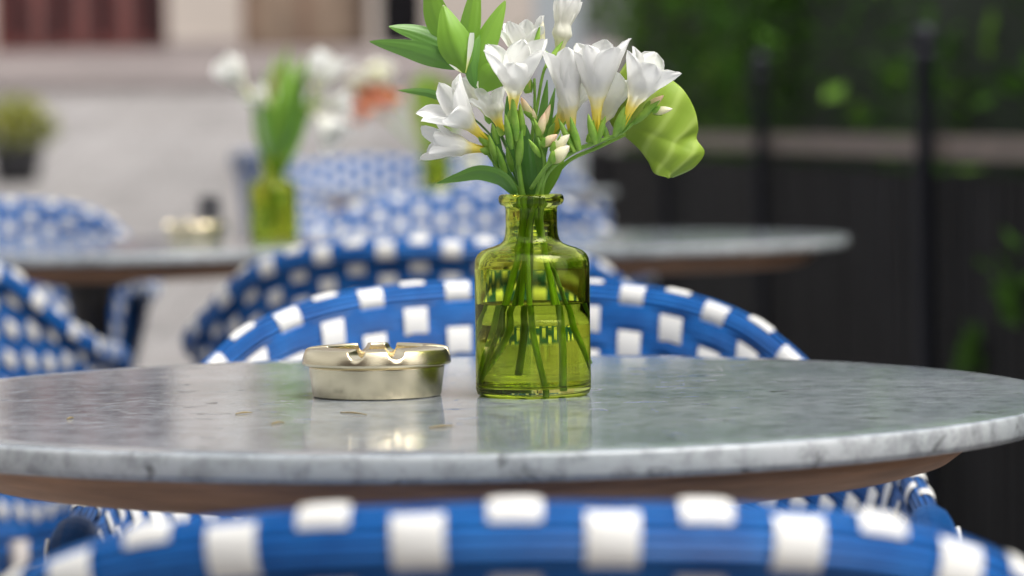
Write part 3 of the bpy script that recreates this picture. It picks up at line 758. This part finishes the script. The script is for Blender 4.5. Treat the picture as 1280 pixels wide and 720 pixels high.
# ------------------------------------------------------------------ fence on the right
def fx(y): return .864 - (y-6.6)*.0626
f = empty('garden_fence', (fx(6.6), 6.6, 0), 0, 'dark garden fence with a brown top rail and ball topped posts', 'fence')
def fb(m, y0, y1, z0, z1, th, off=0):
    q = []
    for (y, s) in ((y0,-1),(y0,1),(y1,1),(y1,-1)): q.append((fx(y)+off+s*th/2, y))
    v = [(x-fx(6.6), y-6.6, z0) for x, y in q]+[(x-fx(6.6), y-6.6, z1) for x, y in q]
    m.add(v, [(0,3,2,1),(4,5,6,7),(0,1,5,4),(1,2,6,5),(2,3,7,6),(3,0,4,7)])
b = MB(); fb(b, 1.2, 16.0, .832, .876, .05); b.build('top_rail', M_rail, f, True)
b = MB(); y = 1.2
while y < 16.0:
    fb(b, y, y+.088, gz(y)+.04, .80, .022, .004*(random.random()-.5)); y += .10
b.build('slat_panel', M_fence, f, True)
b = MB(); fb(b, 1.2, 16.0, .30, .36, .03, .028); fb(b, 1.2, 16.0, .70, .75, .03, .028); b.build('cross_rail', M_post, f, True)
for py in (1.9, 4.25, 6.6, 8.95, 11.3, 13.7):
    b = MB(); c = Vector((fx(py)-fx(6.6)-.05, py-6.6, 0)); zt = 1.05
    b.lathe([(.0,0),(.03,0),(.03,.03),(.018,.05),(.018,zt-.03),(.025,zt-.02),(.025,zt-.008),(.012,zt),(0,zt)], 20, c); b.build('post', M_post, f)
    b = MB(); b.ball(c+Vector((0,0,zt+.020)), .026, 18, 12); b.build('ball_finial', M_post, f)

# ------------------------------------------------------------------ foliage
def leaves(mb, n, fn, size):
    for _ in range(n):
        c = fn(); s = size*random.uniform(.6,1.3)
        d = Vector((random.gauss(0,1), random.gauss(0,1), random.gauss(-.2,.8))).normalized(); q, u_ = frame(d, Vector((random.random()-.5, random.random()-.5, 1)))
        mb.add([c-d*s*.5, c+q*s*.24+u_*s*.05, c+d*s*.5, c-q*s*.24+u_*s*.05], [(0,1,2,3)])
def clumps(fn, n, spread):
    C = [fn() for _ in range(n)]
    return lambda: (lambda c: c+Vector((random.gauss(0,spread), random.gauss(0,spread), random.gauss(0,spread*.8))))(random.choice(C))
hd = empty('hedge', (1.9, 9, 0), 0, 'dark green hedge growing behind the fence', 'hedge')
def hx(y): return fx(y)+.55
b = MB()
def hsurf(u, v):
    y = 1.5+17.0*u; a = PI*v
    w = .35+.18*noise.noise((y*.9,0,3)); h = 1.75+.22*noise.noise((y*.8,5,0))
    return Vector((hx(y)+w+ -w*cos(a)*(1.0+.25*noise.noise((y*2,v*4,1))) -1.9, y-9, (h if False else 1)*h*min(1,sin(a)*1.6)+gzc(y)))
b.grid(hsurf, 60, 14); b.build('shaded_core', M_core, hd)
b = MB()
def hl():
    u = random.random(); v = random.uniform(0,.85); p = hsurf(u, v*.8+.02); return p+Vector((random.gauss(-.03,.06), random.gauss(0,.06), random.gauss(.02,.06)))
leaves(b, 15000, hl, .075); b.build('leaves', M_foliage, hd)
b = MB(); leaves(b, 6500, clumps(lambda: hl(), 110, .12), .09); b.build('lit_leaves', M_foliage2, hd)  # lit clumps: light on the hedge put into a paler leaf colour
# vine tufts through the fence
for k, (px, py, d) in enumerate([(1190,365,5.9),(1262,348,5.6),(1125,440,6.3)]):
    p = at(px, py, d); p.x = fx(d)-.03
    b = MB()
    for _ in range(22):
        c = p+Vector((random.gauss(0,.012), random.gauss(0,.09), random.gauss(0,.04)))
        b.tube([p, c], .0022, 4); leaves(b, 1, lambda: c, .05)
    tag(b.build('vine_tuft', M_foliage), ['tuft of leaves poking through the fence low, right of the near post','tuft of green leaves at the right edge of the fence','tuft of leaves low on the fence between the posts','small tuft of leaves just below the rail by the near post','small tuft of leaves just below the rail between the posts'][k], 'vine', 'leaf tufts poking through the fence')
def tree(x, y, h, r, label, n=7000, trunkr=.11, m=None, zc=None):
    t = empty('tree', (x, y, gzc(y)), 0, label, 'tree', 'trees beyond the hedge')
    b = MB(); b.tube([(0,0,0),(.04,.02,h*.3),(-.03,.05,h*.55),(.03,0,h*.85)], [trunkr,trunkr*.8,trunkr*.6,trunkr*.2], 10)
    for k in range(8):
        a = k*2.4; z = h*(.3+.06*k)
        b.tube([(0,0,z),(r*.4*cos(a),r*.4*sin(a),z+.12*h),(r*.8*cos(a),r*.8*sin(a),z+.2*h)], [trunkr*.4,trunkr*.25,trunkr*.08], 6)
    b.build('trunk', M_trunk, t)
    b = MB(); zc = zc or h*.66
    def cl():
        d = Vector((random.gauss(0,1), random.gauss(0,1), random.gauss(0,1))).normalized()*random.random()**.4
        return Vector((d.x*r, d.y*r, zc+d.z*(h-zc)*1.0))
    leaves(b, n, clumps(cl, 90, r*.13), .13); b.build('crown', m or M_foliage, t)
tree(2.1, 12.5, 3.4, 1.5, 'bushy tree beyond the hedge at the right, above the near fence post', m=M_foliage, zc=1.9)
tree(1.35, 16.0, 3.6, 1.4, 'tree beyond the hedge, above the far fence post', m=M_foliage2, zc=2.1)
tree(3.4, 16.0, 4.2, 1.8, 'taller tree at the right edge beyond the hedge', zc=2.4)
tree(1.2, 20.5, 4.0, 1.5, 'farthest dark tree, just right of the pale grey pillar', zc=2.4)
tree(3.2, 22.0, 5.0, 2.0, 'deep background tree behind the other trees at the right', zc=2.7)
# a dark wall of far shrubs closing the view
b = MB()
def ws(u, v): 
    x = .9+9*u; return Vector((x, 25+.8*noise.noise((x,v*3,0))+v*.5, gzc(25)+2.7*v*(1+.2*noise.noise((x*1.3,2,2)))))
b.grid(ws, 40, 10); leaves(b, 8000, lambda: ws(random.random(), random.random())+Vector((0,-.25*random.random(),random.gauss(0,.1))), .2)
tag(b.build('far_shrubs', M_foliage), 'dark mass of far shrubs closing the view at the right', 'shrubs', kind='stuff')

# ------------------------------------------------------------------ pillar
px_ = at(700, 200, 12.0).x
p = empty('grey_pillar', (px_, 12.0, gz(12)), 0, 'pale blue grey pillar rising behind the bouquet', 'pillar')
b = MB(); b.box((-.088,-.088,.0),(.088,.088,4.2)); b.build('shaft', M_pillar, p, True, .01)
b = MB(); b.box((-.13,-.13,0),(.13,.13,.12)); b.build('base', M_pillar, p, True, .01)
b = MB(); b.box((-.12,-.12,4.2),(.12,.12,4.3)); b.build('cap', M_pillar, p, True, .01)

# ------------------------------------------------------------------ building
BD = 31.0; S = BD/FPX; zg = gzc(BD)
def bx(px): return (px-640)*S
bl = empty('street_building', (0, BD, zg), 0, 'pale stone building across the street with red doors and brown shopfront', 'building')
def zpx(py): return CZ+(159+9-py)*S - zg      # height above the street for a photo row near the left
w = MB()
ztop = 9.0
opens = [(-5,215,.0),(306,466,.0),(478,534,.0)]
HD = 2.75
edges = [-1700]; 
for a_, c_, _ in opens: edges += [a_, c_]
edges += [700]
for k in range(0, len(edges)-1, 2): w.box((bx(edges[k]),0,-.5),(bx(edges[k+1]),.5,HD))
w.box((bx(-1700),0,HD),(bx(700),.5,ztop)); w.build('wall', M_wall, bl, True)
w = MB(); w.box((bx(-1700),-.06,-.3),(bx(-7),0-.003,.16)); w.box((bx(217),-.06,-.3),(bx(304),-.003,.16)); w.box((bx(536),-.06,-.3),(bx(700),-.003,.16)); w.build('plinth', M_plinth, bl, True)
w = MB(); w.box((bx(-1700),-.18,HD+.25),(bx(700),-.003,HD+.45)); w.build('cornice', M_plinth, bl, True)
# red doors
for k in range(4):
    x0 = bx(-5+55*k)+.01; x1 = bx(-5+55*(k+1))-.01
    d = MB(); d.box((x0,.18,0),(x1,.24,.20)); d.box((x0,.18,.2),(x0+.13,.24,HD)); d.box((x1-.13,.18,.2),(x1,.24,HD)); d.box((x0+.13,.18,2.2),(x1-.13,.24,HD))
    do = d.build('door', M_red, bl, True)
    d = MB(); d.box((x0+.13,.20,.2),(x1-.13,.22,2.2)); d.build('pane', M_dark, do, True)
    d = MB(); d.tube([(x1-.07,.17,.9),(x1-.07,.13,.95),(x1-.07,.13,1.25),(x1-.07,.17,1.3)], .012, 6); d.build('handle', M_brass, do)
w = MB(); w.box((bx(306),.22,.0),(bx(466),.26,.14)); w.box((bx(306),.22,.14),(bx(322),.26,HD)); w.box((bx(378),.21,.14),(bx(392),.26,HD)); w.box((bx(452),.22,.14),(bx(466),.26,HD)); fr = w.build('shop_window', M_brown, bl, True)
w = MB(); w.box((bx(322),.235,.14),(bx(378),.25,HD)); w.box((bx(392),.235,.14),(bx(452),.25,HD)); w.build('blind', mat('blind', (.24,.17,.12), .6, var=.25, vscale=3), fr, True)
w = MB(); w.box((bx(478),.40,0),(bx(534),.45,HD)); w.build('dark_doorway', M_dark, bl, True)
# upper windows
for r in range(2):
    for k in range(9):
        xx = bx(-1560+250*k); z0 = 3.9+r*2.5
        w = MB(); w.box((xx-.06,-.04,z0-.06),(xx+.96,-.003,z0)); w.box((xx-.06,-.04,z0+1.5),(xx+.96,-.003,z0+1.56)); w.box((xx-.06,-.04,z0),(xx,-.003,z0+1.5)); w.box((xx+.9,-.04,z0),(xx+.96,-.003,z0+1.5)); w.box((xx+.43,-.03,z0),(xx+.47,-.003,z0+1.5))
        wf = w.build('window', M_plinth, bl, True)
        w = MB(); w.box((xx,-.02,z0),(xx+.43,-.005,z0+1.5)); w.box((xx+.47,-.02,z0),(xx+.9,-.005,z0+1.5)); w.build('pane', M_dark, wf, True)
w = MB(); w.box((bx(-1710),-.4,ztop),(bx(710),.7,ztop+.2)); w.build('roof', M_plinth, bl, True)

# unseen cafe fronts added behind the viewer to band reflections in metal and glass
for (x0, x1, y0, lab) in ((-12,-1.3,-5.0,'unseen brown cafe front added behind the viewer for reflections, left of the gap'),(1.5,9,-5.5,'unseen brown cafe front added behind the viewer for reflections, right of the gap')):
    t = empty('added_cafe_front', ((x0+x1)/2, y0, 0), 0, lab, 'building'); hw = (x1-x0)/2
    w = MB(); w.box((-hw,-.4,0),(hw,0,5.5)); w.build('wall', M_brown, t, True)
    for k in range(3):
        xx = -hw+.7+k*(2*hw-1.2)/3
        w = MB(); w.box((xx,.003,.5),(xx+1.6,.03,2.5)); w.build('window', M_dark, t, True)
    w = MB(); w.add([(-hw,.003,2.9),(hw,.003,2.9),(hw,1.5,2.6),(-hw,1.5,2.6),(-hw,.003,2.93),(hw,.003,2.93),(hw,1.5,2.63),(-hw,1.5,2.63)],[(0,3,2,1),(4,5,6,7),(0,1,5,4),(1,2,6,5),(2,3,7,6),(3,0,4,7)]); w.build('added_awning', M_navy, t, True)

# potted shrub on the left
pc = at(20, 205, 21); pc.z = gz(21)
t = empty('potted_shrub', pc, 0, 'yellow green shrub in a dark pot at the left edge of the street', 'plant')
b = MB(); b.lathe([(0,0),(.13,0),(.17,.22),(.18,.24),(.165,.24),(.15,.22),(0,.21)], 24); b.build('pot', M_pot, t)
b = MB()
def pl():
    d = Vector((random.gauss(0,1), random.gauss(0,1), random.gauss(0,1))).normalized()*random.random()**.4; return Vector((d.x*.27, d.y*.27, .36+d.z*.19))
leaves(b, 900, pl, .07); b.build('foliage', M_yel, t)

# ------------------------------------------------------------------ light
SUN_EL, SUN_AZ = rad(60), rad(128)        # azimuth of the sun measured clockwise from +Y
w = bpy.data.worlds.new('World'); scene.world = w; w.use_nodes = True; N = w.node_tree.nodes; L = w.node_tree.links
bg = N['Background']; sk = N.new('ShaderNodeTexSky'); sk.sky_type = 'NISHITA'; sk.sun_disc = False
sk.sun_elevation = SUN_EL; sk.sun_rotation = SUN_AZ; sk.dust_density = 5; sk.air_density = 1.2; sk.ozone_density = 1
hs = N.new('ShaderNodeHueSaturation'); hs.inputs['Saturation'].default_value = .14
L.new(sk.outputs[0], hs.inputs['Color']); L.new(hs.outputs[0], bg.inputs[0]); bg.inputs[1].default_value = .112
ld = bpy.data.lights.new('sun', 'SUN'); ld.energy = 1.4; ld.angle = rad(40); ld.color = (1,.965,.92)
lo = bpy.data.objects.new('sun', ld); col.objects.link(lo)
sd = Vector((sin(SUN_AZ)*cos(SUN_EL), cos(SUN_AZ)*cos(SUN_EL), sin(SUN_EL)))
lo.rotation_euler = sd.to_track_quat('Z', 'Y').to_euler(); lo.location = (0,0,8)

vs_ = scene.view_settings; vs_.view_transform = 'Standard'; vs_.look = 'None'; vs_.exposure = 1.10; vs_.gamma = 1
scene.render.engine = 'CYCLES'
cy = scene.cycles; cy.max_bounces = 14; cy.transmission_bounces = 12; cy.glossy_bounces = 5; cy.diffuse_bounces = 4; cy.transparent_max_bounces = 8
cy.caustics_refractive = True; cy.caustics_reflective = True; cy.blur_glossy = .3
cy.use_denoising = True; cy.sample_clamp_indirect = 6
